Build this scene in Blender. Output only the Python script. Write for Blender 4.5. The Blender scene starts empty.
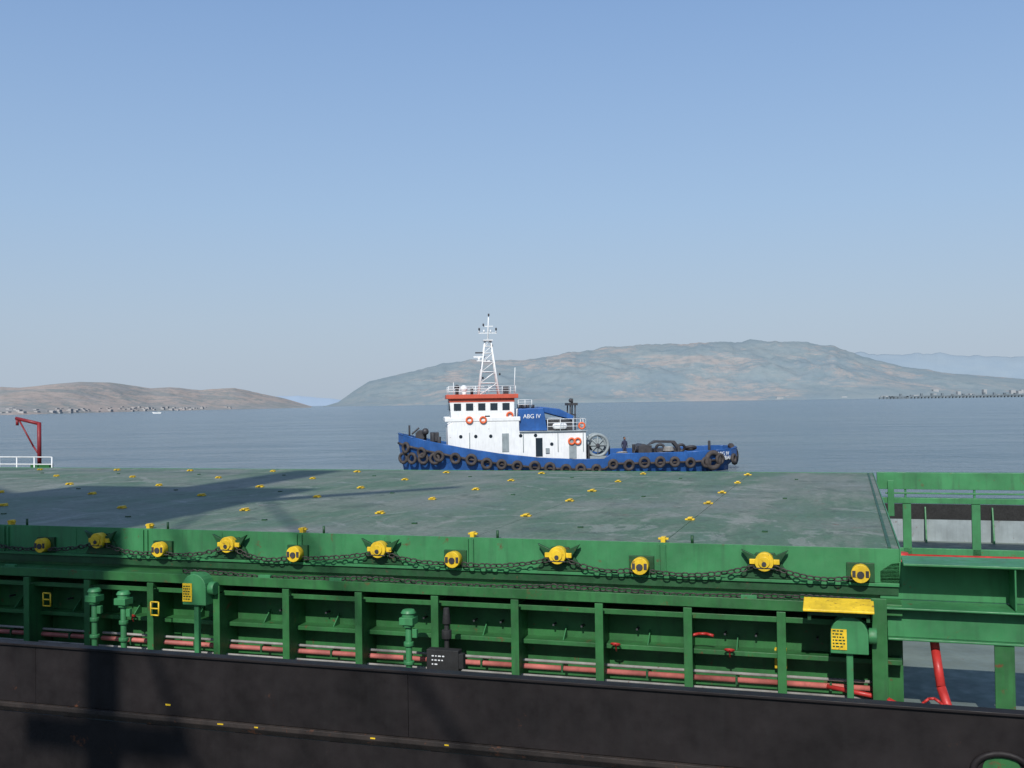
import bpy, bmesh, math, random
from mathutils import Vector, Matrix, noise
random.seed(7)
sc=bpy.context.scene
rad=math.radians
# ------------------------------------------------------------ materials
def new_mat(name):
    m=bpy.data.materials.new(name); m.use_nodes=True
    nt=m.node_tree; b=nt.nodes['Principled BSDF']
    return m,nt,b
def N(nt,t,**k):
    n=nt.nodes.new(t)
    for a,v in k.items(): setattr(n,a,v)
    return n
def noise_node(nt,vec,scale,detail=4,rough=.55,dist=0):
    n=N(nt,'ShaderNodeTexNoise'); n.inputs['Scale'].default_value=scale
    n.inputs['Detail'].default_value=detail; n.inputs['Roughness'].default_value=rough
    n.inputs['Distortion'].default_value=dist
    nt.links.new(vec,n.inputs['Vector']); return n
def ramp(nt,fac,p0,p1,c0=(0,0,0,1),c1=(1,1,1,1)):
    r=N(nt,'ShaderNodeValToRGB'); r.color_ramp.elements[0].position=p0; r.color_ramp.elements[1].position=p1
    r.color_ramp.elements[0].color=c0; r.color_ramp.elements[1].color=c1
    nt.links.new(fac,r.inputs['Fac']); return r
def mix(nt,fac,a,b,mode='MIX'):
    n=N(nt,'ShaderNodeMix'); n.data_type='RGBA'; n.blend_type=mode
    if isinstance(fac,(int,float)): n.inputs[0].default_value=fac
    else: nt.links.new(fac,n.inputs[0])
    for i,s in ((6,a),(7,b)):
        if isinstance(s,tuple): n.inputs[i].default_value=(s[0],s[1],s[2],1)
        else: nt.links.new(s,n.inputs[i])
    return n.outputs[2]
def paint(name,col,rough=.5,var=.25,scale=2.5,rust=0.0,streak=.3,bump=.15,metal=0,spec=.4):
    m,nt,b=new_mat(name)
    tc=N(nt,'ShaderNodeTexCoord'); v=tc.outputs['Object']
    n1=noise_node(nt,v,scale,5)
    dk=tuple(c*(1-var) for c in col); lt=tuple(min(1,c*(1+var)) for c in col)
    r=ramp(nt,n1.outputs[0],.3,.7); c=mix(nt,r.outputs[0],dk,lt)
    if streak>0:
        mp=N(nt,'ShaderNodeMapping'); mp.inputs['Scale'].default_value=(9,9,.8); nt.links.new(v,mp.inputs[0])
        n2=noise_node(nt,mp.outputs[0],1.3,4); r2=ramp(nt,n2.outputs[0],.5,.75)
        ml=N(nt,'ShaderNodeMath',operation='MULTIPLY'); ml.inputs[1].default_value=streak; nt.links.new(r2.outputs[0],ml.inputs[0])
        c=mix(nt,ml.outputs[0],c,tuple(x*.45+.012 for x in col))
    if rust>0:
        n3=noise_node(nt,v,scale*2.2,8,.7,.3); r3=ramp(nt,n3.outputs[0],.72-rust*.25,.78-rust*.2)
        c=mix(nt,r3.outputs[0],c,(.12,.045,.02))
    nt.links.new(c,b.inputs['Base Color'])
    n4=noise_node(nt,v,scale*5,4); r4=ramp(nt,n4.outputs[0],.3,.7,(rough*.8,)*3+(1,),(min(1,rough*1.25),)*3+(1,))
    nt.links.new(r4.outputs[0],b.inputs['Roughness'])
    b.inputs['Metallic'].default_value=metal; b.inputs['Specular IOR Level'].default_value=spec
    if bump>0:
        bp=N(nt,'ShaderNodeBump'); bp.inputs['Strength'].default_value=bump; bp.inputs['Distance'].default_value=.03
        n5=noise_node(nt,v,scale*1.4,5); nt.links.new(n5.outputs[0],bp.inputs['Height']); nt.links.new(bp.outputs[0],b.inputs['Normal'])
    return m
GREEN=paint('green_paint',(.025,.118,.034),.5,.3,2.2,.42,.55)
GREEN2=paint('green_paint_bright',(.038,.18,.066),.5,.25,1.6,.36,.5)
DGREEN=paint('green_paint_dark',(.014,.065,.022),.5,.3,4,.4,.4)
YEL=paint('yellow_paint',(.66,.44,.02),.5,.25,6,.55,.35)
BLACK=paint('black_bulwark_paint',(.013,.0105,.0105),.55,.45,1.2,.22,.3,.25,0,.25)
BLK=paint('black_rubber',(.016,.016,.016),.75,.3,5,0,0)
RUSTM=paint('rusty_strake',(.024,.018,.015),.7,.5,3,.5,.5,.4)
CHAIN=paint('chain_steel',(.05,.045,.04),.6,.4,20,.5,0,0,.3)
RED=paint('red_paint',(.42,.03,.025),.45,.25,5,.25,.2)
PINK=paint('worn_red_pipe',(.40,.12,.10),.5,.5,2,.4,.3)
GREYP=paint('grey_pipe',(.28,.27,.25),.5,.3,5,.4,.2)
WHITE=paint('white_paint',(.74,.75,.74),.4,.06,1.5,.2,.3,.05)
PALE=paint('pale_grey_paint',(.25,.29,.30),.5,.2,2,.35,.35)
DECK=paint('deck_paint',(.14,.17,.15),.6,.25,1.2,.3,0,.3)
BLUE=paint('tug_blue_paint',(.022,.09,.28),.4,.25,1.0,.25,.5)
TRED=paint('tug_red_trim',(.5,.09,.05),.45,.12,2,.0,.1)
ORANGE=paint('lifebuoy_orange',(.7,.13,.04),.5,.1,4,0,0,0)
RUB=paint('tyre_rubber',(.055,.046,.043),.8,.4,3,.35,0,.3)
DK=paint('dark_machinery',(.038,.038,.043),.55,.4,3,.4,.2)
GLASS,_nt,_b=new_mat('window_glass'); _b.inputs['Base Color'].default_value=(.02,.03,.04,1); _b.inputs['Roughness'].default_value=.08
def cover_mat():
    m,nt,b=new_mat('hatch_cover_top_paint'); tc=N(nt,'ShaderNodeTexCoord'); v=tc.outputs['Object']
    n1=noise_node(nt,v,.2,6,.62,.5); r1=ramp(nt,n1.outputs[0],.42,.60)
    c=mix(nt,r1.outputs[0],(.078,.135,.08),(.145,.165,.135))
    # streaks left by drainage across the panels
    mp=N(nt,'ShaderNodeMapping'); mp.inputs['Scale'].default_value=(1.5,.28,1); nt.links.new(v,mp.inputs[0])
    n2=noise_node(nt,mp.outputs[0],1.1,7,.68); r2=ramp(nt,n2.outputs[0],.5,.66)
    ml=N(nt,'ShaderNodeMath',operation='MULTIPLY'); ml.inputs[1].default_value=.55; nt.links.new(r2.outputs[0],ml.inputs[0])
    c=mix(nt,ml.outputs[0],c,(.21,.22,.195))
    n3=noise_node(nt,v,1.3,8,.72,.4); r3=ramp(nt,n3.outputs[0],.36,.46,(1,1,1,1),(0,0,0,1))
    ml=N(nt,'ShaderNodeMath',operation='MULTIPLY'); ml.inputs[1].default_value=.65; nt.links.new(r3.outputs[0],ml.inputs[0])
    c=mix(nt,ml.outputs[0],c,(.055,.08,.055))
    n6=noise_node(nt,v,.5,7,.75,1.8); r6=ramp(nt,n6.outputs[0],.56,.60)
    ml=N(nt,'ShaderNodeMath',operation='MULTIPLY'); ml.inputs[1].default_value=.5; nt.links.new(r6.outputs[0],ml.inputs[0])
    c=mix(nt,ml.outputs[0],c,(.245,.25,.225))
    n7=noise_node(nt,v,14,4,.7); r7=ramp(nt,n7.outputs[0],.35,.65,(.8,.8,.8,1),(1.15,1.15,1.15,1)); c=mix(nt,1.0,c,r7.outputs[0],'MULTIPLY')
    n4=noise_node(nt,v,4,8,.7); r4=ramp(nt,n4.outputs[0],.63,.70); c=mix(nt,r4.outputs[0],c,(.13,.08,.05))
    nt.links.new(c,b.inputs['Base Color'])
    rr=ramp(nt,n2.outputs[0],.3,.7,(.5,)*3+(1,),(.75,)*3+(1,)); nt.links.new(rr.outputs[0],b.inputs['Roughness'])
    bp=N(nt,'ShaderNodeBump'); bp.inputs['Strength'].default_value=.4; bp.inputs['Distance'].default_value=.05
    nt.links.new(n1.outputs[0],bp.inputs['Height']); nt.links.new(bp.outputs[0],b.inputs['Normal'])
    b.inputs['Specular IOR Level'].default_value=.3
    return m
COVER=cover_mat()
# ------------------------------------------------------------ mesh helpers
class P:
    def __init__(s,name,mat,parent=None,bevel=0,smooth=False):
        s.name=name;s.mat=mat;s.parent=parent;s.bm=bmesh.new();s.bevel=bevel;s.smooth=smooth
    def box(s,x0,x1,y0,y1,z0,z1):
        vs=[s.bm.verts.new((x,y,z)) for x in(x0,x1) for y in(y0,y1) for z in(z0,z1)]
        for f in((0,1,3,2),(4,6,7,5),(0,4,5,1),(2,3,7,6),(0,2,6,4),(1,5,7,3)): s.bm.faces.new([vs[i] for i in f])
        return vs
    def prism(s,pts,y0,y1):
        a=[s.bm.verts.new((p[0],y0,p[1])) for p in pts]; b=[s.bm.verts.new((p[0],y1,p[1])) for p in pts]
        s.bm.faces.new(a); s.bm.faces.new(b[::-1]); n=len(pts)
        for i in range(n): s.bm.faces.new((a[i],b[i],b[(i+1)%n],a[(i+1)%n]))
    def prismx(s,pts,x0,x1):
        a=[s.bm.verts.new((x0,p[0],p[1])) for p in pts]; b=[s.bm.verts.new((x1,p[0],p[1])) for p in pts]
        s.bm.faces.new(a); s.bm.faces.new(b[::-1]); n=len(pts)
        for i in range(n): s.bm.faces.new((a[i],b[i],b[(i+1)%n],a[(i+1)%n]))
    def cyl(s,a,b,r,r2=None,n=10,cap=True):
        a=Vector(a);b=Vector(b);r2=r if r2 is None else r2
        q=(b-a).to_track_quat('Z','Y'); A=[];B=[]
        for i in range(n):
            t=2*math.pi*i/n; d=Vector((math.cos(t),math.sin(t),0))
            A.append(s.bm.verts.new(a+q@(d*r))); B.append(s.bm.verts.new(b+q@(d*r2)))
        for i in range(n): 
            f=s.bm.faces.new((A[i],A[(i+1)%n],B[(i+1)%n],B[i])); f.smooth=True
        if cap: s.bm.faces.new(A[::-1]); s.bm.faces.new(B)
    def path(s,pts,r,n=6):
        for i in range(len(pts)-1): s.cyl(pts[i],pts[i+1],r,n=n)
    def loop(s,ring,r,n=6,closed=True):
        m=len(ring); R=[]
        for i in range(m):
            t=(ring[(i+1)%m]-ring[(i-1)%m]).normalized()
            c=sum(ring,Vector())/m; o=(ring[i]-c); o=(o-t*o.dot(t)).normalized(); w=t.cross(o)
            R.append([s.bm.verts.new(ring[i]+o*r*math.cos(2*math.pi*k/n)+w*r*math.sin(2*math.pi*k/n)) for k in range(n)])
        for i in range(m):
            for k in range(n):
                f=s.bm.faces.new((R[i][k],R[i][(k+1)%n],R[(i+1)%m][(k+1)%n],R[(i+1)%m][k])); f.smooth=True
    def torus(s,c,axis,R,r,m=16,n=8):
        q=Vector(axis).to_track_quat('Z','Y'); c=Vector(c)
        s.loop([c+q@Vector((math.cos(2*math.pi*i/m)*R,math.sin(2*math.pi*i/m)*R,0)) for i in range(m)],r,n)
    def sphere(s,c,r,sx=1,sy=1,sz=1,seg=12):
        g=bmesh.ops.create_uvsphere(s.bm,u_segments=seg,v_segments=max(6,seg//2+2),radius=r,matrix=Matrix.Translation(c)@Matrix.Diagonal((sx,sy,sz,1)))
        for v in g['verts']:
            for f in v.link_faces: f.smooth=True
    def done(s):
        bmesh.ops.recalc_face_normals(s.bm,faces=s.bm.faces)
        me=bpy.data.meshes.new(s.name); s.bm.to_mesh(me); s.bm.free()
        o=bpy.data.objects.new(s.name,me); sc.collection.objects.link(o); me.materials.append(s.mat)
        if s.parent: o.parent=s.parent
        if s.bevel:
            md=o.modifiers.new('b','BEVEL'); md.width=s.bevel; md.segments=2; md.limit_method='ANGLE'
        return o
def empty(name,loc=(0,0,0),rz=0):
    e=bpy.data.objects.new(name,None); sc.collection.objects.link(e); e.location=loc; e.rotation_euler=(0,0,rz); return e

# ============================================================ CARGO SHIP (local x along, y across, z up from water)
ship=empty('cargo_ship',(0,0,0),rad(-17.8))
VR=10.8; VC=14.0; ZT=3.67; ZD=1.6; U0=-60; UE=.6
p=P('hull_side',BLACK,ship)
p.box(U0,9,VR+.02,VR+.3,-1.5,1.72)
p.done()
p=P('bulwark_plate',BLACK,ship,.006)
x=-4.75
p.box(U0,-15.2,VR,VR+.03,1.86,2.58); p.box(-15.197,-9.9,VR,VR+.03,1.86,2.58); p.box(-9.897,x,VR,VR+.03,1.86,2.58); p.box(x+.003,9,VR,VR+.03,1.86,2.58)
p.box(U0,9,VR-.035,VR+.12,2.582,2.612)
for i in range(50):
    uu=-52+i*1.25
    p.prismx([(VR+.031,1.72),(VR+.5,1.72),(VR+.1,2.57),(VR+.031,2.57)],uu,uu+.02)
p.done()
p=P('rubbing_strake',RUSTM,ship,.006)
p.prismx([(VR-.035,1.80),(VR-.035,1.85),(VR+.025,1.858),(VR+.025,1.725)],U0,9)
p.done()
p=P('yellow_scuff_marks',YEL,ship)
for uu,l in ((-7.2,.08),(-6.7,.05),(-5.2,.06),(-4.3,.05)):
    p.box(uu,uu+l,VR-.04,VR-.036,1.82,1.835)
p.box(-7.95,-7.88,VR-.004,VR+.01,1.98,2.0)
p.done()
p=P('fairlead_rim',BLACK,ship)
ring=[Vector((1.33+.25*math.cos(t),VR-.01,2.05+.17*math.sin(t))) for t in [2*math.pi*i/24 for i in range(24)]]
p.loop(ring,.035,8); p.done()
p=P('fairlead_opening',GREEN,ship)
p.cyl((1.33,VR-.006,2.05),(1.33,VR-.001,2.05),.17,n=20); p.done()
p=P('deck',DECK,ship); p.box(U0,9,VR+.3,31,1.3,ZD); p.done()
p=P('far_bulwark',PALE,ship); p.box(U0,9,31,31.03,1.6,2.2); p.done()
p=P('far_bulwark_upper',BLK,ship); p.box(U0,9,30.99,31.04,2.203,2.62); p.box(U0,9,31.05,31.2,-1,1.6);p.done()
seams=[UE]+[-2.4-2.75*k for k in range(20)]
p=P('hatch_cover_panels',COVER,ship,.004)
for a,b in zip(seams[:-1],seams[1:]):
    p.box(b+.004,a-.004 if a!=UE else a,VC+.02,28,ZT-.06,ZT)
p.box(seams[-1],UE-.01,VC+.06,27.95,ZT-.12,ZT-.062)
p.done()
p=P('hatch_cover_side',GREEN2,ship,.006)
p.box(seams[-1],UE,VC,VC+.018,3.25,ZT+.012)
p.box(seams[-1],UE,VC-.05,VC-.002,3.21,3.25)
p.box(UE+.002,UE+.02,VC,28,3.2,ZT+.02)
p.box(seams[-1],UE,28.002,28.02,3.2,ZT+.01)
for a in seams[1:]:
    p.box(a-.05,a-.03,VC-.03,VC-.002,3.252,ZT-.01); p.box(a+.03,a+.05,VC-.03,VC-.002,3.252,ZT-.01)
    p.box(a-1.35,a-1.34,VC-.008,VC-.002,3.252,ZT-.01)
p.done()
p=P('hatch_cover_rim',DGREEN,ship)
p.box(UE-.13,UE-.09,VC+.1,27.9,ZT+.002,ZT+.015)
p.done()
p=P('hatch_cover_cleats',YEL,ship,.004)
for k in range(18):
    a=-2.4-2.75*k
    for v in (16.8,19.5,21.8,24.4,27.0):
        du=random.uniform(-.08,.08); s=random.uniform(.7,1.0); dv_=random.uniform(-.06,.06)
        p.box(a-.10*s+du,a+.10*s+du,v-.05+dv_,v+.05+dv_,ZT+.002,ZT+.025)
        p.box(a-.03+du,a+.04+du,v-.10*s+dv_,v+.10*s+dv_,ZT+.027,ZT+.05)
    p.box(a-.03,a+.03,VC+.05,VC+.16,ZT+.002,ZT+.08)
    p.box(a-.07,a+.07,VC+.08,VC+.13,ZT+.04,ZT+.065)
p.done()
p=P('hatch_cover_lugs',DGREEN,ship)
for k in range(18):
    a=-2.4-2.75*k
    for v in (15.5,20.7,25.6):
        p.box(a+1.2,a+1.28,v-.03,v+.03,ZT+.001,ZT+.02)
    p.cyl((a+.4,VC+.02,ZT),(a+.4,VC+.02,ZT+.12),.02,n=6)
p.done()
hi=[-1.05,-3.82,-6.52,-9.05,-11.44]; lo=[.13,-2.68,-5.37,-7.91,-10.30,-12.56]
for k in range(6): hi.append(-13.9-2.5*k); lo.append(-15.1-2.5*k)
py=P('wheels',YEL,ship,.006); pg=P('wheel_brackets',DGREEN,ship,.004); ph=P('wheel_hubs',DK,ship)
for u in hi:
    z=3.49
    py.cyl((u,VC-.2,z),(u,VC-.06,z),.12,n=20)
    py.cyl((u,VC-.22,z),(u,VC-.2,z),.075,n=16)
    py.box(u-.19,u+.19,VC-.15,VC-.1,z-.035,z+.03)
    pg.prism([(u-.33,3.26),(u+.33,3.26),(u+.12,z+.1),(u-.12,z+.1)],VC-.055,VC-.003)
    pg.prism([(u-.3,z+.15),(u-.12,z-.12),(u-.1,z+.06)],VC-.12,VC-.06)
    pg.prism([(u+.3,z+.15),(u+.12,z-.12),(u+.1,z+.06)],VC-.12,VC-.06)
    ph.cyl((u,VC-.235,z-.02),(u,VC-.221,z-.02),.03,n=10); ph.box(u-.12,u+.12,VC-.204,VC-.201,z-.085,z-.07)
for u in lo:
    z=3.38
    py.cyl((u,VC-.19,z),(u,VC-.06,z),.115,n=20)
    ph.cyl((u,VC-.205,z-.01),(u,VC-.19,z-.01),.045,n=10)
    ph.box(u-.1,u-.06,VC-.2,VC-.188,z-.04,z+.04); ph.box(u+.06,u+.1,VC-.2,VC-.188,z-.04,z+.04)
    pg.box(u-.17,u+.17,VC-.055,VC-.003,3.26,3.5)
py.done();pg.done();ph.done()
def chain(p,pts,L=.11,w=.034,wr=.0105):
    d=[0]
    for i in range(1,len(pts)): d.append(d[-1]+(pts[i]-pts[i-1]).length)
    n=int(d[-1]/(L*.78)); j=0
    for i in range(n+1):
        s=i*L*.78
        while j<len(d)-2 and d[j+1]<s: j+=1
        t=(s-d[j])/(d[j+1]-d[j]); c=pts[j].lerp(pts[j+1],min(1,t)); tg=(pts[j+1]-pts[j]).normalized()
        up=Vector((0,0,1)); sd=tg.cross(up).normalized(); up2=sd.cross(tg)
        ang=(i%2)*math.pi/2+.6+random.uniform(-.3,.3); o=sd*math.cos(ang)+up2*math.sin(ang)
        ring=[]
        for k in range(10):
            a=2*math.pi*k/10
            ring.append(c+tg*(math.cos(a)*(L/2-wr))+o*(w*math.copysign(abs(math.sin(a))**.7,math.sin(a))))
        p.loop(ring,wr,5)
def sag(a,b,s,n=12):
    a=Vector(a);b=Vector(b); return [a.lerp(b,i/n)+Vector((0,0,-s*4*(i/n)*(1-i/n))) for i in range(n+1)]
p=P('securing_chain',CHAIN,ship)
allw=sorted([(u,3.43) for u in hi]+[(u,3.32) for u in lo],reverse=True)
for (a,za),(b,zb) in zip(allw[:-1],allw[1:]):
    chain(p,sag((a-.1,VC-.13,za),(b+.1,VC-.13,zb),random.uniform(.02,.09)))
pts=[]
for i in range(100):
    pts.append(Vector((.2-i*.1,13.62+.02*math.sin(i*.5),3.06+.022+.02*math.sin(i*.21))))
chain(p,pts)
p.done()
p=P('coaming_wall',GREEN,ship); p.box(seams[-1],UE,VC+.05,VC+.08,ZD,3.2); p.box(UE,UE+.02,VC+.05,28,ZD,3.18); p.box(seams[-1],UE,27.9,27.93,ZD,3.2); p.done()
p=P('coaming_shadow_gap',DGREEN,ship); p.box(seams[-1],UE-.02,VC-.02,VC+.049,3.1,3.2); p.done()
p=P('coaming_rails',GREEN,ship,.005)
p.box(seams[-1],UE,13.55,VC+.049,3.02,3.05)
p.box(seams[-1],UE,13.53,13.549,2.93,3.065)
p.box(seams[-1],UE,13.66,VC+.049,2.80,2.82)
p.box(seams[-1],UE,13.64,13.659,2.76,2.83)
p.box(seams[-1],UE,13.80,VC+.049,2.31,2.33)
p.box(seams[-1],UE,13.785,13.799,2.27,2.33)
p.done()
p=P('coaming_stays',GREEN,ship,.005)
st=[.34-1.17*k for k in range(44)]
for u in st:
    p.box(u-.01,u+.01,13.5,VC+.049,ZD,2.798); p.box(u-.01,u+.01,13.56,VC+.049,2.822,3.018)
    p.box(u-.055,u+.055,13.48,13.499,ZD,2.925)
p.done()
p=P('coaming_studs',DK,ship)
for u in st:
    for du in (.35,.75):
        if random.random()<.7: p.box(u-du-.012,u-du+.012,13.92,VC+.048,2.5,2.525)
p.done()
p=P('coaming_small_brackets',GREEN2,ship,.003)
for u in st:
    p.prismx([(VC+.048,2.33),(VC+.048,2.5),(13.85,2.33)],u-.6,u-.585)
    if random.random()<.5: p.box(u-.5,u-.3,13.56,13.62,3.051,3.1)
p.done()
p=P('fire_main_pipe',PINK,ship)
p.cyl((U0,13.82,1.95),(.3,13.82,1.95),.036,n=10)
p.done()
p=P('hydraulic_pipe',GREYP,ship)
p.cyl((U0,13.84,2.03),(.3,13.84,2.03),.02,n=8); p.cyl((U0,13.74,1.85),(.3,13.74,1.85),.016,n=8)
p.done()
p=P('pipe_clamps',DGREEN,ship,.003)
for u in st: p.box(u-.61,u-.58,13.77,VC+.049,1.9,2.0)
p.done()
p=P('deck_hoses',RED,ship)
p.path([Vector((.95,13.9,2.9)),Vector((.98,13.75,2.5)),Vector((1.02,13.55,2.1)),Vector((1.14,13.4,1.7))],.055,10)
for j in range(5):
    p.path([Vector((.4+i*.06,13.0+.1*j+.12*math.sin(i*.5+j),1.72+.04*j+.09*math.sin(i*.7+j*2))) for i in range(14)],.018,6)
p.path([Vector((-2.0+.1*i,13.7+.03*math.sin(i),2.52-.0*i+.03*math.sin(i*.9))) for i in range(4)],.02,6)
p.path([Vector((-.3,13.8,1.95)),Vector((.4,13.6,1.9)),Vector((1.0,13.4,1.66))],.03,8)
p.done()
p=P('red_valve_wheels',RED,ship)
for u,z in ((-1.5,2.36),(-3.0,2.35),(-10.7,2.36)):
    p.torus((u,13.7,z),(0,.4,1),.06,.012,12,5); p.cyl((u,13.75,z-.1),(u,13.7,z),.012,n=6)
p.done()
p=P('deck_ventilators',GREEN2,ship,.008)
for u,v,h in ((-5.78,13.2,2.78),(-10.98,13.2,2.86),(-10.45,13.2,2.84),(-15.2,13.2,2.86)):
    p.cyl((u,v,ZD),(u,v,h-.22),.045,n=12); p.cyl((u,v,h-.75),(u,v,h-.70),.075,n=12)
    p.cyl((u,v,h-.5),(u,v,h-.44),.07,n=12)
    p.box(u-.1,u+.1,v-.1,v+.1,h-.2,h-.1); p.cyl((u,v,h-.24),(u,v,h-.05),.08,.09,n=14); p.cyl((u,v,h-.05),(u,v,h+.0),.11,.08,n=14)
    p.box(u+.06,u+.13,v-.03,v+.03,h-.38,h-.26)
p.done()
p=P('ventilator_bands',YEL,ship)
for u in (-5.78,-10.98,-10.45): p.cyl((u,13.2,1.8),(u,13.2,1.98),.05,n=12)
p.done()
def roundbox(u,v,z0,z1,w,d):
    p=P('equipment_housing',GREEN2,ship,.01)
    r=w/2; pts=[(u-r,z0),(u+r,z0)]+[(u+r*math.cos(a),z1-r+r*math.sin(a)) for a in [math.pi*i/10 for i in range(11)]]
    p.prism(pts,v,v+d); p.cyl((u+r,v+d*.5,z1-r*1.1),(u+r+.1,v+d*.5,z1-r*1.1),.1,n=12); p.box(u-.04,u+.04,v+.05,v+.12,ZD,z0); p.done()
    p=P('equipment_label',YEL,ship); p.box(u-r*.95,u-.03,v-.012,v-.001,z0+.05,z1-r*.7); p.done()
    p=P('equipment_label_text',DGREEN,ship)
    for i in range(6): 
        uu=u-r*.88
        while uu<u-.07:
            l=random.uniform(.015,.04); p.box(uu,min(uu+l,u-.05),v-.016,v-.013,z0+.08+i*.038,z0+.096+i*.038); uu+=l+.012
    p.done()
roundbox(-9.28,13.3,2.66,3.12,.4,.25)
roundbox(-.02,13.25,2.5,2.95,.44,.25)
p=P('yellow_step_plate',YEL,ship,.008)
p.prismx([(13.1,3.02),(13.48,3.1),(13.48,3.13),(13.1,3.05)],-.55,.27)
p.done()
p=P('step_plate_support',DGREEN,ship); p.box(-.5,.22,13.2,13.24,2.96,3.03); p.box(-.5,-.46,13.2,13.5,2.9,3.03);p.box(.18,.22,13.2,13.5,2.9,3.03);p.done()
p=P('control_box',BLK,ship,.01)
p.box(-5.46,-5.0,13.05,13.2,2.0,2.29); p.box(-5.0,-4.93,13.05,13.15,2.05,2.25)
p.cyl((-5.24,13.25,1.6),(-5.24,13.25,2.6),.035,n=8); p.cyl((-5.24,13.25,2.4),(-5.24,13.25,2.52),.07,n=10); p.cyl((-5.24,13.25,2.6),(-5.24,13.25,2.82),.06,.04,n=10)
p.done()
p=P('control_box_lettering',WHITE,ship)
for r,ws in enumerate(((.03,.02,.04,.03),(.02,.03,.03,.02),(.02,.04))):
    uu=-5.38
    for w in ws:
        p.box(uu,uu+w,13.044,13.049,2.2-r*.055,2.215-r*.055); uu+=w+.02
p.done()
p=P('yellow_hooks',YEL,ship)
for u,z in ((-12.07,2.6),(-10.06,2.55)):
    for a,b in (((u-.07,z-.1),(u-.07,z+.1)),((u+.07,z-.1),(u+.07,z+.1)),((u-.07,z+.1),(u+.07,z+.1)),((u-.07,z),(u+.07,z)),((u-.07,z-.1),(u+.07,z-.1))):
        p.cyl((a[0],13.42,a[1]),(b[0],13.42,b[1]),.012,n=6)
p.box(-.95,-.8,13.95,14.04,2.1,2.35)
p.done()
p=P('sling_rings',RED,ship)
p.torus((-.1,13.6,1.75),(0,0,1),.2,.02)
p.done()
# ---- open frame to the right of the hatch
p=P('cross_deck_beam',GREEN2,ship,.008)
p.prism([(.36,3.05),(.36,3.4),(.5,3.5),(.75,3.54),(9,3.54),(9,3.05)],14.0,14.03)
p.box(.62,9,13.5,14.2,3.545,3.575)
p.box(.3,9,13.45,14.1,3.02,3.045)
p.box(.43,9,13.62,13.65,2.66,3.018)
p.box(.43,9,13.55,14.0,2.63,2.657)
for u in (1.85,3.4,5.0): p.box(u,u+.02,13.52,13.998,3.047,3.543)
p.done()
p=P('cross_deck_posts',GREEN,ship,.006)
for u in (1.62,3.4,5.2):
    p.box(u,u+.22,13.57,13.6,ZD,2.628); p.box(u+.12,u+.14,13.602,13.9,ZD,2.628)
p.box(.24,.42,13.43,13.46,ZD,3.15)
p.done()
p=P('far_side_frame',GREEN2,ship,.008)
p.box(UE+.1,9,28,28.25,3.27,3.69); p.box(UE+.1,9,27.98,28.2,2.92,3.06)
p.box(UE+.3,9,28.0,28.1,3.15,3.19)
for u in (1.3,2.9,4.5,6.1,7.7): p.box(u,u+.2,28.0,28.12,ZD,2.918); p.box(u+.05,u+.1,28.02,28.1,3.06,3.268)
p.box(.95,1.1,27.9,27.97,2.6,3.5)
p.box(UE+.1,9,28,28.1,1.6,1.8)
for u in (2.0,3.7,5.2): p.prismx([(30.98,1.6),(30.6,1.6),(30.9,2.55),(30.98,2.55)],u,u+.04)
p.done()
p=P('deck_pipes',RED,ship)
p.cyl((.7,25.5,1.95),(9,25.5,1.95),.05,n=8); p.cyl((.7,25.0,1.82),(9,25.0,1.82),.04,n=8)
p.cyl((1.1,25,1.6),(1.1,25,2.1),.16,n=12); p.cyl((5,25.4,1.6),(5,25.4,2.2),.1,n=12)
p.done()
p=P('cross_deck_hatch',DGREEN,ship,.01); p.box(3,8,18,23,1.6,1.85); p.done()
p=P('davit',paint('davit_red',(.2,.015,.02),.5,.2,3,.1,.1),ship)
def L(u,v,z): return Vector((u,v,z))
du=-26.9; dv=29.6
p.cyl(L(du,dv,3.6),L(du,dv,5.15),.07,n=10); p.cyl(L(du,dv,5.1),L(du-1.0,dv,5.3),.06,n=10)
p.cyl(L(du-.9,dv,5.28),L(du-.25,dv,4.3),.03,n=8); p.cyl(L(du-.25,dv,4.3),L(du,dv,4.0),.03,n=8); p.cyl(L(du-.95,dv,5.25),L(du-.95,dv,5.05),.05,n=8)
p.done()
p=P('davit_base',GREEN,ship); p.cyl(L(du,dv,ZD),L(du,dv,3.65),.12,n=10); p.box(du-.3,du+.5,dv-.1,dv+.1,3.55,3.7); p.done()
p=P('white_railing',WHITE,ship)
for z in (3.95,3.7,3.45): p.cyl(L(-40,29.3,z),L(-26.1,29.3,z),.022,n=6)
for i in range(20): p.cyl(L(-26.1-i*.75,29.3,ZD),L(-26.1-i*.75,29.3,3.95),.022,n=6)
p.done()

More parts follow.
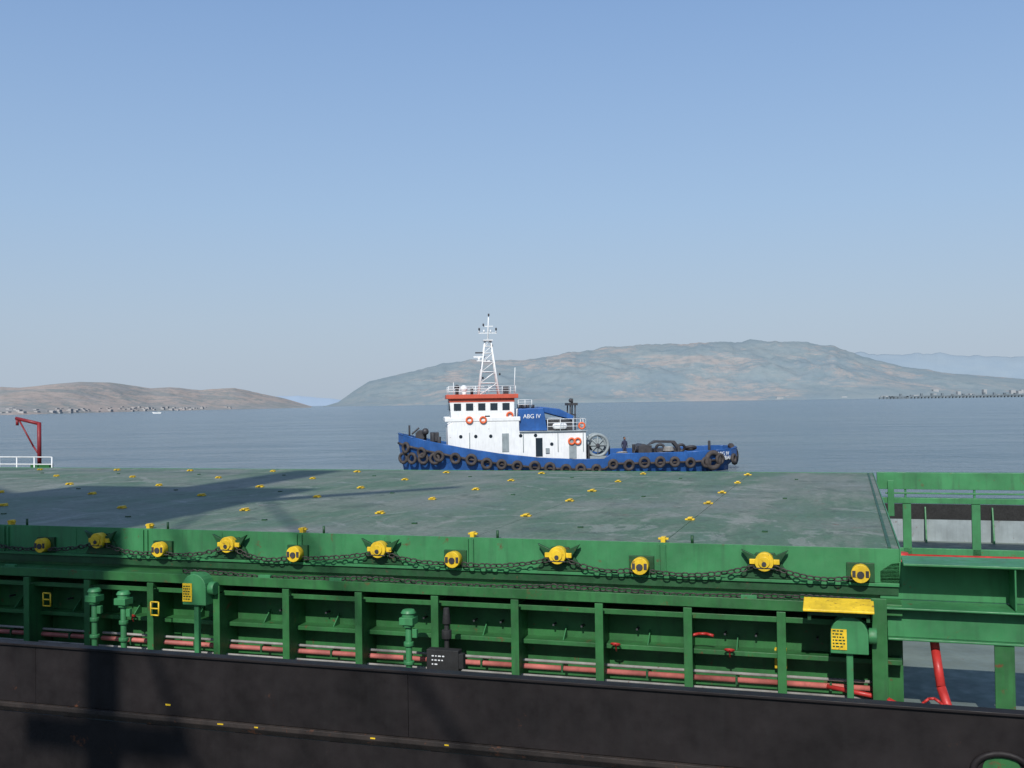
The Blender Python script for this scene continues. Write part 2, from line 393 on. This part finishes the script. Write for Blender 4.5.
# ============================================================ TUGBOAT
tug=empty('tugboat',(4.45,84.5,0),rad(5)); tug.scale=(.975,.975,1)
ST=[(-14.0,.25,3.25),(-13.6,1.2,3.15),(-12.8,2.2,2.95),(-11.5,3.1,2.65),(-9,3.8,2.15),(-6,4.15,1.65),(-3,4.25,1.3),(0,4.3,1.12),(2.3,4.3,1.1),(2.9,4.3,1.5),(6,4.3,1.5),(9,4.2,1.52),(11.5,3.8,1.6),(13,3.0,1.68),(13.8,1.9,1.72),(14.1,.5,1.75)]
def interp(x,i):
    for a,b in zip(ST[:-1],ST[1:]):
        if a[0]<=x<=b[0]: return a[i]+(b[i]-a[i])*(x-a[0])/(b[0]-a[0])
    return ST[0][i] if x<0 else ST[-1][i]
p=P('tug_hull',BLUE,tug); bm=p.bm
rows=[]
for (x,hb,zt) in ST:
    bowf=max(0,(-x-9)/5); sternf=max(0,(x-10)/4)
    row=[]
    prof=[(zt,1.0,0),(zt-.75,.985,.0),(.35,.93-.25*bowf,.4*bowf),(-.8,.8-.4*bowf,.9*bowf)]
    L_=[];R_=[]
    for z,f,dx in prof:
        xx=x+dx*1.0-(.9 if sternf>0 else 0)*sternf*(0 if z>zt-1 else .8)
        L_.append(bm.verts.new((xx,-hb*f,z))); R_.append(bm.verts.new((xx,hb*f,z)))
    zd=zt-.7
    t=max(0,hb-.12)
    Li=[bm.verts.new((x*.992,-t,zt)),bm.verts.new((x*.992,-t,zd))]; Ri=[bm.verts.new((x*.992,t,zt)),bm.verts.new((x*.992,t,zd))]
    rows.append(L_[::-1]+Li+Ri[::-1]+R_)
for a,b in zip(rows[:-1],rows[1:]):
    for i in range(len(a)-1):
        f=bm.faces.new((a[i],b[i],b[i+1],a[i+1])); f.smooth=False
bm.faces.new(rows[0]); bm.faces.new(rows[-1][::-1])
p.done()
def hull_line(dz,off=0.02):
    pts=[]
    for x,hb,zt in ST: pts.append(Vector((x,-hb-off,zt+dz)))
    return pts
p=P('tug_fender_rail',RUB,tug)
l=hull_line(-.75,.05); p.path(l,.09,8); p.path([Vector((v.x,-v.y,v.z)) for v in l],.09,8)
p.done()
p=P('tug_gunwale',BLUE,tug)
l=hull_line(0,-.06); p.path(l,.06,6); p.path([Vector((v.x,-v.y,v.z)) for v in l],.06,6)
p.done()
p=P('tug_fender_tyres',RUB,tug)
x=-13.3
while x<13.2:
    hb=interp(x,1); zt=interp(x,2); e=.05
    d=(interp(x+e,1)-interp(x-e,1))/(2*e)
    for s in (-1,1):
        nrm=Vector((-d,1,0)).normalized(); c=Vector((x,hb+.08,zt-.78-(.12 if x<-9 else 0)+random.uniform(-.1,.1)))
        c=c+nrm*.12
        c.y*=s; nn=Vector((nrm.x+random.uniform(-.1,.1),nrm.y*s,random.uniform(-.15,.1)))
        p.torus(c,nn,.34*random.uniform(.88,1.06),.13,18,8)
    x+= random.uniform(1.15,1.4)
for xx in (-13.6,-12.9,-12.0,-11.1): p.torus((xx,-interp(xx,1)-.1,1.35),(-.7 if xx<-12 else -.3,-1,0),.36,.13,14,7)
p.torus((11.2,-3.98,.85),(.3,-1,0),.6,.2,20,8); p.torus((13.7,-1.6,1.0),(1,-.6,0),.5,.22,18,8); p.torus((14.2,.6,1.3),(1,0,.3),.5,.22,18,8)
p.done()
p=P('tug_deck',paint('tug_deck_paint',(.10,.06,.05),.7,.3,2,.3,0),tug)
bm=p.bm;pr=None
for x,hb,zt in ST[1:-1]:
    a=bm.verts.new((x,-hb+.13,zt-.55)); b=bm.verts.new((x,hb-.13,zt-.55))
    if pr: bm.faces.new((pr[0],a,b,pr[1]))
    pr=(a,b)
p.done()
p=P('tug_deckhouse',WHITE,tug,.05)
p.prism([(-10.0,1.6),(-10.05,3.9),(-9.6,4.15),(-4.3,4.15),(-4.3,3.35),(1.1,3.3),(1.1,.5),(-6,.8)],-2.9,2.9)
p.prism([(-9.7,4.152),(-9.85,5.95),(-4.6,5.95),(-4.6,4.152)],-2.2,2.2)
p.box(-5.2,-3.3,-1.6,1.6,4.152,5.1)
p.box(-10.2,-4.2,-2.95,-2.85,4.153,4.5); p.box(-10.2,-4.2,2.85,2.95,4.153,4.5); p.box(-10.25,-10.15,-2.95,2.95,4.153,4.5)
p.done()
p=P('tug_red_trim',TRED,tug,.02)
p.box(-10.1,-4.3,-2.45,2.45,5.955,6.28); p.box(-9.86,-4.59,-2.215,2.215,5.66,5.952)
p.done()
p=P('tug_windows',GLASS,tug)
for i in range(5): 
    a=-9.5+i*.98; p.box(a,a+.58,-2.235,-2.2,5.02,5.58); p.box(a,a+.58,2.2,2.235,5.02,5.58)
for i in range(4): 
    y=-1.95+i*1.0; p.box(-9.89,-9.75,y,y+.8,5.05,5.55)
for i in (0,1,2,4,5):
    a=-9.0+i*1.2; p.cyl((a,-2.92,3.0),(a,-2.89,3.0),.14,n=14)
p.box(-3.0,-2.45,-2.93,-2.89,1.35,2.8)
for a in (-1.7,): p.cyl((a,-2.92,2.3),(a,-2.89,2.3),.14,n=14)
p.box(-7.0,-6.6,-2.23,-2.2,4.3,4.6)
p.done()
p=P('tug_doors',PALE,tug,.02)
p.box(-5.7,-5.15,-2.94,-2.905,1.75,3.2); p.box(-.3,.3,-2.94,-2.905,1.15,2.6); p.done()
p=P('tug_house_fittings',PALE,tug,.01)
for x in (-8.3,-4.0,-1.2,.85): p.cyl((x,-2.95,1.7),(x,-2.95,3.3),.03,n=6)
p.box(-4.3,1.2,-3.05,-2.9,3.27,3.34)
p.box(-2.2,-1.9,-3.0,-2.9,1.6,2.0)
p.done()
p=P('tug_funnel',BLUE,tug,.06)
p.prism([(-4.45,3.36),(-4.3,5.1),(-2.3,5.15),(-2.0,3.36)],-2.7,-1.2)
p.prism([(-4.45,3.36),(-4.3,5.1),(-2.3,5.15),(-2.0,3.36)],1.2,2.7)
p.prism([(-2.6,4.9),(-2.5,5.25),(-.9,5.05),(.3,4.45),(.2,4.15),(-1.5,4.6)],-1.8,1.8)
p.done()
p=P('tug_engine_casing',DK,tug,.04)
p.box(-1.9,.2,-1.6,1.6,3.31,4.15); p.cyl((-.8,-1.62,3.8),(-.8,-1.7,3.8),.3,n=12)
p.done()
p=P('tug_exhaust',DK,tug)
for y in (-1.9,1.9): 
    p.cyl((-3.8,y,5.1),(-3.8,y,5.45),.2,n=12); p.cyl((-3.1,y,5.1),(-3.1,y,5.4),.16,n=12)
for x,y in ((.1,-1),(.5,-1),(.1,1),(.5,1)): p.cyl((x,y,3.3),(x+.05,y*.8,5.5),.06,n=8)
p.box(-.05,.75,-1.0,1.0,5.3,5.5); p.box(.0,.6,-1,1,4.5,4.6); p.cyl((.35,-.5,5.5),(.35,-.5,5.85),.09,n=8)
p.sphere((.35,.3,5.7),.18)
p.done()
def label(name,body,size,loc,rot,sp=1):
    fc=bpy.data.curves.new(name,'FONT'); fc.body=body; fc.size=size; fc.extrude=.01; fc.align_x='CENTER'; fc.space_line=sp
    fo=bpy.data.objects.new(name,fc); sc.collection.objects.link(fo); fo.parent=tug; fo.location=loc; fo.rotation_euler=rot; fc.materials.append(WHITE)
label('funnel_name','ABG IV',.46,(-3.25,-2.72,4.35),(rad(90),0,0))
label('stern_name','ABG IV\nMUMBAI',.42,(12.15,-3.62,1.2),(rad(90),0,rad(28)),.8)
p=P('tug_mast',WHITE,tug)
zb,zt_=6.2,10.6
def leg(sx,sy,z): 
    f=1-(z-zb)/(zt_-zb)*.72; return Vector((-6.55+sx*.85*f,sy*.8*f,z))
zs=[6.2,7.2,8.1,8.9,9.6,10.15,10.6]
for sx in(-1,1):
    for sy in(-1,1): p.cyl(leg(sx,sy,zb),leg(sx,sy,zt_),.08,.065,n=8)
for a,b in zip(zs[:-1],zs[1:]):
    for sy in(-1,1):
        p.cyl(leg(-1,sy,b),leg(1,sy,b),.035,n=6); p.cyl(leg(-1,sy,a),leg(1,sy,b),.03,n=6)
    for sx in(-1,1): p.cyl(leg(sx,-1,b),leg(sx,1,b),.035,n=6); p.cyl(leg(sx,-1,a),leg(sx,1,b),.03,n=6)
p.box(-6.95,-6.15,-.5,.5,10.6,10.68)
p.cyl((-6.55,0,10.6),(-6.45,0,12.7),.08,.05,n=8)
p.box(-7.3,-5.8,-.04,.04,11.2,11.27); p.box(-6.9,-6.1,-.04,.04,11.75,11.82); p.box(-7.5,-6.4,-.25,.25,8.95,9.03)
p.box(-7.75,-6.7,-.08,.08,9.25,9.38); p.cyl((-7.3,0,9.03),(-7.3,0,9.25),.1,n=8)
for x in (-7.25,-6.85,-6.3,-5.85): p.cyl((x,0,11.26),(x,0,11.5),.06,n=8)
p.cyl((-4.5,-1,6.2),(-4.4,-1,8.4),.03,n=6); p.cyl((-9.4,1,6.2),(-9.4,1,7.3),.025,n=6)
p.sphere((-8.6,-.6,6.75),.3); p.cyl((-8.6,-.6,6.2),(-8.6,-.6,6.5),.2,n=10)
p.done()
p=P('tug_mast_lights',DK,tug)
for x,z in ((-7.25,11.55),(-5.85,11.55),(-6.45,12.7),(-6.9,11.9),(-6.2,10.2),(-7.0,7.6),(-5.6,7.9)): p.cyl((x,-.1,z-.08),(x,-.1,z+.1),.07,n=8)
p.cyl((-9.2,-1.4,6.2),(-9.2,-1.4,6.75),.14,n=10); p.sphere((-9.2,-1.5,6.85),.22)
p.box(-7.6,-6.95,-.12,.12,9.6,9.7); p.box(-5.3,-4.9,-.4,.4,6.3,6.9); p.cyl((-8.0,-1.6,6.28),(-8.0,-1.6,6.8),.12,n=8)
p.done()
p=P('tug_railings',WHITE,tug)
def rail(x0,x1,y,z,h=.95,n=None):
    n=n or max(2,int(abs(x1-x0)/1.0))
    for k in range(n+1): xx=x0+(x1-x0)*k/n; p.cyl((xx,y,z),(xx,y,z+h),.025,n=5)
    for q in (.4,.7,1): p.cyl((x0,y,z+h*q),(x1,y,z+h*q),.022,n=5)
rail(-9.9,-4.5,-2.35,6.28,.65); rail(-9.9,-4.5,2.35,6.28,.65); rail(-2,1.1,-2.8,3.3); rail(-2,1.1,2.8,3.3); rail(-4.3,-3.2,-2.3,5.2,.6)
for y in (-2.8,-1.4,0,1.4,2.8): p.cyl((1.1,y,3.3),(1.1,y,4.25),.025,n=5)
for z in (3.7,4.25): p.cyl((1.1,-2.8,z),(1.1,2.8,z),.022,n=5)
p.done()
p=P('tug_lifebuoys',ORANGE,tug)
for x,y,z in ((-8.3,-3.0,4.28),(-7.2,-3.0,4.28),(-5.0,-2.35,4.6),(-.1,-3.0,2.5),(.4,-3.0,2.5),(.75,-2.95,3.7)): p.torus((x,y,z),(0,1,0),.23,.075,16,8)
p.done()
p=P('towing_winch_reel',PALE,tug)
p.torus((2.2,-1.9,2.1),(0,1,0),.85,.13,24,8); p.torus((2.2,-.6,2.1),(0,1,0),.85,.13,24,8); p.cyl((2.2,-1.85,2.1),(2.2,-.65,2.1),.55,n=16)
for k in range(4):
    a=math.pi*k/4; p.cyl((2.2-.8*math.cos(a),-1.9,2.1-.8*math.sin(a)),(2.2+.8*math.cos(a),-1.9,2.1+.8*math.sin(a)),.05,n=6)
p.box(1.5,2.9,-2.0,-.5,.4,1.25)
p.prism([(1.2,1.0),(1.2,2.4),(1.7,2.8),(2.0,1.0)],-.4,.6)
p.done()
p=P('towing_winch_frame',DK,tug,.03)
p.box(1.3,1.5,-2.1,-.3,.4,2.2); p.prism([(2.6,.5),(3.3,.5),(2.7,2.4)],-.5,-.3); p.cyl((2.2,-2.05,2.1),(2.2,-.3,2.1),.16,n=10); p.cyl((3.3,-1,.5),(3.3,-1,2.0),.08,n=8)
p.done()
p=P('tug_deck_gear',DK,tug,.03)
p.cyl((-12.2,-.9,3.1),(-12.2,.9,3.1),.4,n=14); p.box(-12.6,-11.7,-.5,.5,2.2,3.3); p.cyl((-11.2,-1.9,2.2),(-11.2,-1.9,3.3),.16,n=10); p.cyl((-10.7,-1.9,2.1),(-10.7,-1.9,3.0),.16,n=10)
p.box(-11.4,-10.7,-1.0,1.0,2.4,3.3); p.cyl((-13.1,0,2.6),(-13.1,0,3.9),.08,n=8); p.cyl((-12.9,-.8,3.2),(-12.3,-.8,3.7),.07,n=8); p.sphere((-11.8,-1.2,3.4),.28)
p.cyl((6.2,-1.2,1.7),(6.2,1.2,1.7),.4,n=16); p.box(5.7,6.8,-1.4,-1.2,.9,2.0); p.box(5.7,6.8,1.2,1.4,.9,2.0); p.box(7.1,9.4,-.9,.9,.9,1.7)
p.prism([(6.6,1.9),(7.3,2.35),(9.0,2.3),(9.5,1.7),(9.2,1.65),(8.8,2.1),(7.4,2.15)],-.3,.3)
p.cyl((8.3,-2.4,.9),(8.3,-2.4,1.9),.12,n=10); p.cyl((8.8,-2.4,.9),(8.8,-2.4,1.9),.12,n=10)
p.torus((7.4,-1.8,1.75),(.2,1,.3),.34,.12); p.torus((9.2,-1.5,1.75),(0,1,.6),.32,.12); p.torus((10.2,-.8,1.7),(0,.3,1),.4,.14)
p.cyl((4.9,.3,.9),(4.9,.3,2.2),.07,n=8); p.cyl((5.2,-1,.9),(5.6,-1,1.95),.06,n=8)
p.cyl((12.3,1,1.2),(12.3,1,2.2),.12,n=8)
p.done()
p=P('tug_coiled_rope',GREYP,tug)
for k in range(4): p.torus((7.9,-2.6,1.62+.09*k),(0,.05,1),.42-.03*k,.05,16,6)
p.torus((4.0,-2.9,1.5),(0,.2,1),.4,.07,16,6)
p.done()
p=P('liferaft_canisters',WHITE,tug)
p.cyl((-1.3,-2.3,3.7),(-.6,-2.3,3.7),.25,n=14)
p.sphere((-1.3,-2.3,3.7),.25); p.sphere((-.6,-2.3,3.7),.25)
p.done()
def person(loc,rz):
    V=[(0,0,.95),(0,0,1.15),(0,.0,1.38),(0,0,1.5),(0,-.01,1.6),(0,-.01,1.72),
       (.2,0,1.4),(.25,.02,1.12),(.2,-.14,.93),(-.2,0,1.4),(-.26,.03,1.13),(-.24,-.05,.87),
       (.1,0,.9),(.11,-.02,.5),(.12,.02,.08),(.13,-.14,.04),(-.1,0,.9),(-.12,.0,.5),(-.13,.03,.08),(-.14,-.13,.04)]
    E=[(0,1),(1,2),(2,3),(3,4),(4,5),(2,6),(6,7),(7,8),(2,9),(9,10),(10,11),(0,12),(12,13),(13,14),(14,15),(0,16),(16,17),(17,18),(18,19)]
    R=[.15,.14,.16,.06,.1,.08,.07,.05,.04,.07,.05,.04,.1,.07,.05,.04,.1,.07,.05,.04]
    me=bpy.data.meshes.new('crew_member'); me.from_pydata(V,E,[]); o=bpy.data.objects.new('crew_member',me); sc.collection.objects.link(o)
    o.modifiers.new('s','SKIN')
    for i,sv in enumerate(me.skin_vertices[0].data): sv.radius=(R[i],R[i]*.85); sv.use_root=(i==0)
    md=o.modifiers.new('ss','SUBSURF'); md.levels=1; md.render_levels=1
    me.materials.append(paint('crew_coverall',(.03,.035,.07),.8,.2,5,0,0,0))
    o.location=loc; o.rotation_euler=(0,0,rz); return o
cr=person((4.4,-2.0,.95),.4); cr.parent=tug
hp=P('crew_head',paint('skin_tone',(.25,.12,.07),.6,.1,5,0,0,0),cr); hp.sphere((0,-.015,1.66),.105,.85,.95,1.12); hp.done()
hp=P('crew_hair',BLK,cr); hp.sphere((0,.01,1.70),.105,.9,1,.95); hp.done()

# ============================================================ SEA
m,nt,b=new_mat('sea_water'); tc=N(nt,'ShaderNodeTexCoord'); v=tc.outputs['Object']
mpc=N(nt,'ShaderNodeMapping'); mpc.inputs['Scale'].default_value=(.35,1,1); nt.links.new(v,mpc.inputs[0])
n1=noise_node(nt,mpc.outputs[0],.02,6,.65); c=mix(nt,ramp(nt,n1.outputs[0],.38,.62).outputs[0],(.075,.115,.135),(.105,.145,.155)); nt.links.new(c,b.inputs['Base Color'])  # base colour lightened to stand in for haze and reflected sky
b.inputs['Roughness'].default_value=.15; b.inputs['IOR'].default_value=1.33
mp=N(nt,'ShaderNodeMapping'); mp.inputs['Scale'].default_value=(.6,1,1); mp.inputs['Rotation'].default_value=(0,0,.3); nt.links.new(v,mp.inputs[0])
a=noise_node(nt,mp.outputs[0],.35,5,.6,.3); b2=noise_node(nt,mp.outputs[0],1.6,4,.6); b3=noise_node(nt,mp.outputs[0],.06,2,.5)
ad=N(nt,'ShaderNodeMath',operation='MULTIPLY_ADD'); ad.inputs[1].default_value=.3; nt.links.new(b2.outputs[0],ad.inputs[0]); nt.links.new(a.outputs[0],ad.inputs[2])
ad2=N(nt,'ShaderNodeMath',operation='MULTIPLY_ADD'); ad2.inputs[1].default_value=3; nt.links.new(b3.outputs[0],ad2.inputs[0]); nt.links.new(ad.outputs[0],ad2.inputs[2])
bp=N(nt,'ShaderNodeBump'); bp.inputs['Strength'].default_value=1; bp.inputs['Distance'].default_value=1.1
nt.links.new(ad2.outputs[0],bp.inputs['Height']); nt.links.new(bp.outputs[0],b.inputs['Normal'])
me=bpy.data.meshes.new('sea'); S=40000; me.from_pydata([(-S,-S,0),(S,-S,0),(S,S,0),(-S,S,0)],[],[(0,1,2,3)]); me.materials.append(m)
o=bpy.data.objects.new('sea',me); sc.collection.objects.link(o)

# ============================================================ HILLS
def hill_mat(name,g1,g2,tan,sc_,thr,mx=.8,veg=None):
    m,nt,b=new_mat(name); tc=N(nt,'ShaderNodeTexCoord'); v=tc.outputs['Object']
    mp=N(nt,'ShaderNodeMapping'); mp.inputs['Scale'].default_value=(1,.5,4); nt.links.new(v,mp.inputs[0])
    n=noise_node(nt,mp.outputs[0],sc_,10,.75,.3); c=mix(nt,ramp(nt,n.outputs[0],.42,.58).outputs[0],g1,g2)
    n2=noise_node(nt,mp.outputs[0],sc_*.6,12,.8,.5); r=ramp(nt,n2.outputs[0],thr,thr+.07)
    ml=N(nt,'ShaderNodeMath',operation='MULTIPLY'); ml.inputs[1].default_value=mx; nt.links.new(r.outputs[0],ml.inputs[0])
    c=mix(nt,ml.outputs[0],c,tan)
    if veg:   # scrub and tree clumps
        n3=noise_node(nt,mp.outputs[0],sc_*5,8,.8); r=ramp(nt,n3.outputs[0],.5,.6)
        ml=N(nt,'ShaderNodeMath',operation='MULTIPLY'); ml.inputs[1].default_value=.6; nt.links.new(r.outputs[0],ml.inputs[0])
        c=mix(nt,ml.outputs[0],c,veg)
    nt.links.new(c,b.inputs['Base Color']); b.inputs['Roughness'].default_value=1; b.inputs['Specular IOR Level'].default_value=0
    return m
F=1040.
def lerp_tab(tab,x):
    if x<=tab[0][0]: return tab[0][1]
    for a,b in zip(tab[:-1],tab[1:]):
        if x<=b[0]: return a[1]+(b[1]-a[1])*(x-a[0])/(b[0]-a[0])
    return tab[-1][1]
def terrain(name,tab,ysh,yr,mat,b0,b1,nc,nr,rough,seed,jag=.05):
    bm=bmesh.new(); g=[]
    for i in range(nc+1):
        t=b0+(b1-b0)*i/nc; ys=ysh(t); yy=yr(t); el=lerp_tab(tab,t)/1000.
        H=el*yy+5.6
        H+=H*jag*noise.fractal(Vector((t*yy/1000*.006+seed,seed,0)),.6,2.1,6)
        col=[]
        for j in range(nr+6):
            s=j/nr; y=ys+(yy-ys)*s; x=t/1000*y
            if s<=1:
                f=(s**.75)*.55+.45*(s*s*(3-2*s)); 
            else: f=1-(s-1)*3
            w=math.sin(math.pi*min(s,1))
            nz=noise.fractal(Vector((x*.0022+seed,y*.0015,seed)),.7,2.1,8)
            z=H*f+H*rough*w*nz
            col.append(bm.verts.new((x,y,max(z,-3 if j>0 else -2))))
        g.append(col)
    for i in range(nc):
        for j in range(nr+5):
            f=bm.faces.new((g[i][j],g[i+1][j],g[i+1][j+1],g[i][j+1])); f.smooth=True
    me=bpy.data.meshes.new(name); bm.to_mesh(me); bm.free(); me.materials.append(mat)
    o=bpy.data.objects.new(name,me); sc.collection.objects.link(o); return o
def tb(pts):
    return [((x-512)/F*1000,((410-.0146*x)-y)/F*1000) for x,y in pts]
main=tb([(325,406),(338,402),(352,392),(370,382),(400,374),(440,364),(470,359),(500,360),(520,361),(545,358),(575,352),(600,348),(640,345),(700,343),(750,340),(800,342),(832,346),(850,352),(870,358),(900,366),(950,373),(1024,379),(1150,382),(1500,375)])
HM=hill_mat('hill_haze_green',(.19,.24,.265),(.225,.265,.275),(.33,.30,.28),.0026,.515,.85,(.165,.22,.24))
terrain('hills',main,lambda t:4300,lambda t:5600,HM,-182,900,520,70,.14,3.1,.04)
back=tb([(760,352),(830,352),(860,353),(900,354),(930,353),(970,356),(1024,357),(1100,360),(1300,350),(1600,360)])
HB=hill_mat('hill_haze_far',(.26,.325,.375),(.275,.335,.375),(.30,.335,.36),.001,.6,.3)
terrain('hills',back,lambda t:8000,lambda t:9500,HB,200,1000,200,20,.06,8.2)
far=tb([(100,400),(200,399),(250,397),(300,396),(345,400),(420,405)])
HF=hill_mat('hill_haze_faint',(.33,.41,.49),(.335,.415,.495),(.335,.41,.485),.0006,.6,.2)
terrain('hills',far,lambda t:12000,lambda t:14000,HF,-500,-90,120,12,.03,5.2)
left=tb([(-600,380),(-200,388),(-60,390),(0,386),(20,387),(45,384),(80,381),(110,382),(150,388),(170,387),(200,390),(235,388),(255,392),(280,397),(300,403),(310,406)])
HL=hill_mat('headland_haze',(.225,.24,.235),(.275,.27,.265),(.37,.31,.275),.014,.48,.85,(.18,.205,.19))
def ysh(t): 
    return 1150+max(0,(t+480))**1.2*1.6 if t>-480 else 1150
terrain('headland',left,ysh,lambda t:ysh(t)+650,HL,-1200,-193,520,50,.22,1.7,.07)
p=P('distant_town',paint('town_walls',(.34,.33,.325),.8,.25,.01,0,0,0))
for i in range(120):
    t=random.gauss(-400,80); 
    if t>-240: continue
    y=ysh(t)+random.uniform(5,110); x=t/1000*y
    w=random.uniform(2,7); h=random.uniform(1,3.5); base=(y-ysh(t))*.055
    p.box(x-w/2,x+w/2,y,y+8,base-3,base+h)
p.done()
p=P('distant_town',paint('town_walls_b',(.32,.33,.335),.8,.15,.01,0,0,0))
for i in range(70):
    t=random.uniform(250,620); y=4310+random.uniform(0,250); x=t/1000*y
    w=random.uniform(8,28); h=random.uniform(4,11)
    p.box(x-w/2,x+w/2,y,y+20,-3,h+(y-4310)*.11)
p.done()
p=P('jetty',paint('jetty_concrete',(.14,.17,.19),.8,.2,.05,0,0,0))
yj=3000
p.box(1090,1500,yj,yj+12,4.5,8)
for i in range(42): p.box(1092+i*10,1096+i*10,yj+1,yj+9,-2,4.5)
for i in range(12): p.box(1120+i*30,1126+i*30,yj+2,yj+9,8,random.uniform(10,15))
for i in range(8): x=1060+i*11; p.box(x,x+6,yj,yj+8,-2,random.uniform(3,9))
p.done()
# small fishing boat far off on the left
fb=empty('fishing_boat',(-345,1010,0),.2)
p=P('boat_hull',WHITE,fb); p.prism([(-4.5,1.4),(-3.5,-.2),(3.6,-.2),(4.2,1.1),(0,.9)],-1.1,1.1); p.done()
p=P('boat_cabin',PALE,fb,.05); p.box(.5,2.8,-.8,.8,1.0,2.6); p.cyl((0,0,1),(0,0,4.2),.08); p.done()

# ============================================================ VIEWER'S SHIP (behind the camera, crane and mast added to cast shadows)
own=empty('bulk_carrier',(0,0,0),rad(-17.8))
p=P('own_hull',BLACK,own); p.box(-60,60,-20,-1.2,-2,3.4); p.done()
p=P('own_deck',DECK,own); p.box(-60,60,-20,-1.2,3.403,3.5); p.done()
p=P('own_crane',paint('crane_paint',(.6,.55,.4),.5,.1),own,.05)
cx,cy=-11.5,-10
p.cyl((cx,cy,3.5),(cx,cy,22),1.1,n=20)
p.box(cx-4.5,cx+2.2,cy-2,cy+2,21,28.6)
p.box(cx-1.2,cx+.3,cy-1,cy+1,28.6,34.5)
p.cyl((cx-1,cy+1.5,24),(cx-16,cy+1.5,34),.6,.35,n=8)
p.cyl((cx-.3,cy,34),(cx-16,cy+1.5,34),.06,n=5)
p.cyl((cx+1.4,cy,27),(cx+5.5,cy,31),.3,.2,n=8)
p.done()
p=P('own_shadow_mast',WHITE,own)  # unseen mast added to cast the shadow on the bulwark
p.cyl((-7.4,-8,3.5),(-7.4,-8,18.6),.34,.26,n=14); p.box(-8.6,-6.2,-8.1,-7.9,17.2,17.5)
p.done()
p=P('own_mast_stays',DK,own)
p.cyl((cx,cy,31),(cx+14,cy-3,3.5),.06,n=5); p.cyl((cx-.4,cy,31.5),(cx+22,cy-1,3.5),.06,n=5)
p.done()

# ============================================================ CAMERA, LIGHT, WORLD
cam=bpy.data.cameras.new('camera'); co=bpy.data.objects.new('camera',cam); sc.collection.objects.link(co); sc.camera=co
cam.sensor_width=36; cam.lens=36*1040/1024; cam.clip_end=60000; cam.clip_start=.1
co.matrix_world=Matrix.Translation((0,0,5.6))@Matrix.Rotation(rad(91.02),4,'X')@Matrix.Rotation(rad(-.84),4,'Z')
EL=40; AZ=193.3
sd=Vector((math.sin(rad(AZ))*math.cos(rad(EL)),math.cos(rad(AZ))*math.cos(rad(EL)),math.sin(rad(EL))))
s=bpy.data.lights.new('sun','SUN'); so=bpy.data.objects.new('sun',s); sc.collection.objects.link(so)
s.energy=4.4; s.angle=rad(.5); s.color=(1,.97,.92); so.rotation_euler=sd.to_track_quat('Z','Y').to_euler()
w=bpy.data.worlds.new('World'); sc.world=w; w.use_nodes=True; nt=w.node_tree
bg=nt.nodes['Background']; sk=N(nt,'ShaderNodeTexSky'); sk.sky_type='NISHITA'; sk.sun_disc=False
sk.sun_elevation=rad(EL); sk.sun_rotation=rad(AZ); sk.air_density=1.2; sk.dust_density=.6; sk.ozone_density=2.0; sk.altitude=0
# haze layer: atmosphere thickens toward the horizon all the way round
ST_=.125
tcw=N(nt,'ShaderNodeTexCoord'); sx=N(nt,'ShaderNodeSeparateXYZ'); nt.links.new(tcw.outputs['Generated'],sx.inputs[0])
hz=ramp(nt,sx.outputs[2],0,.6,(.42/ST_,.50/ST_,.60/ST_,1),(.21/ST_,.37/ST_,.70/ST_,1))
e=hz.color_ramp.elements.new(.18); e.color=(.335/ST_,.48/ST_,.70/ST_,1)
e=hz.color_ramp.elements.new(.08); e.color=(.395/ST_,.50/ST_,.645/ST_,1)
e=hz.color_ramp.elements.new(.38); e.color=(.225/ST_,.38/ST_,.69/ST_,1)
fr=ramp(nt,sx.outputs[2],0,.75,(.97,.97,.97,1),(.25,.25,.25,1))
c=mix(nt,fr.outputs[0],sk.outputs[0],hz.outputs[0])
nt.links.new(c,bg.inputs[0]); bg.inputs[1].default_value=ST_
sc.view_settings.view_transform='Standard'; sc.view_settings.look='None'; sc.view_settings.exposure=0
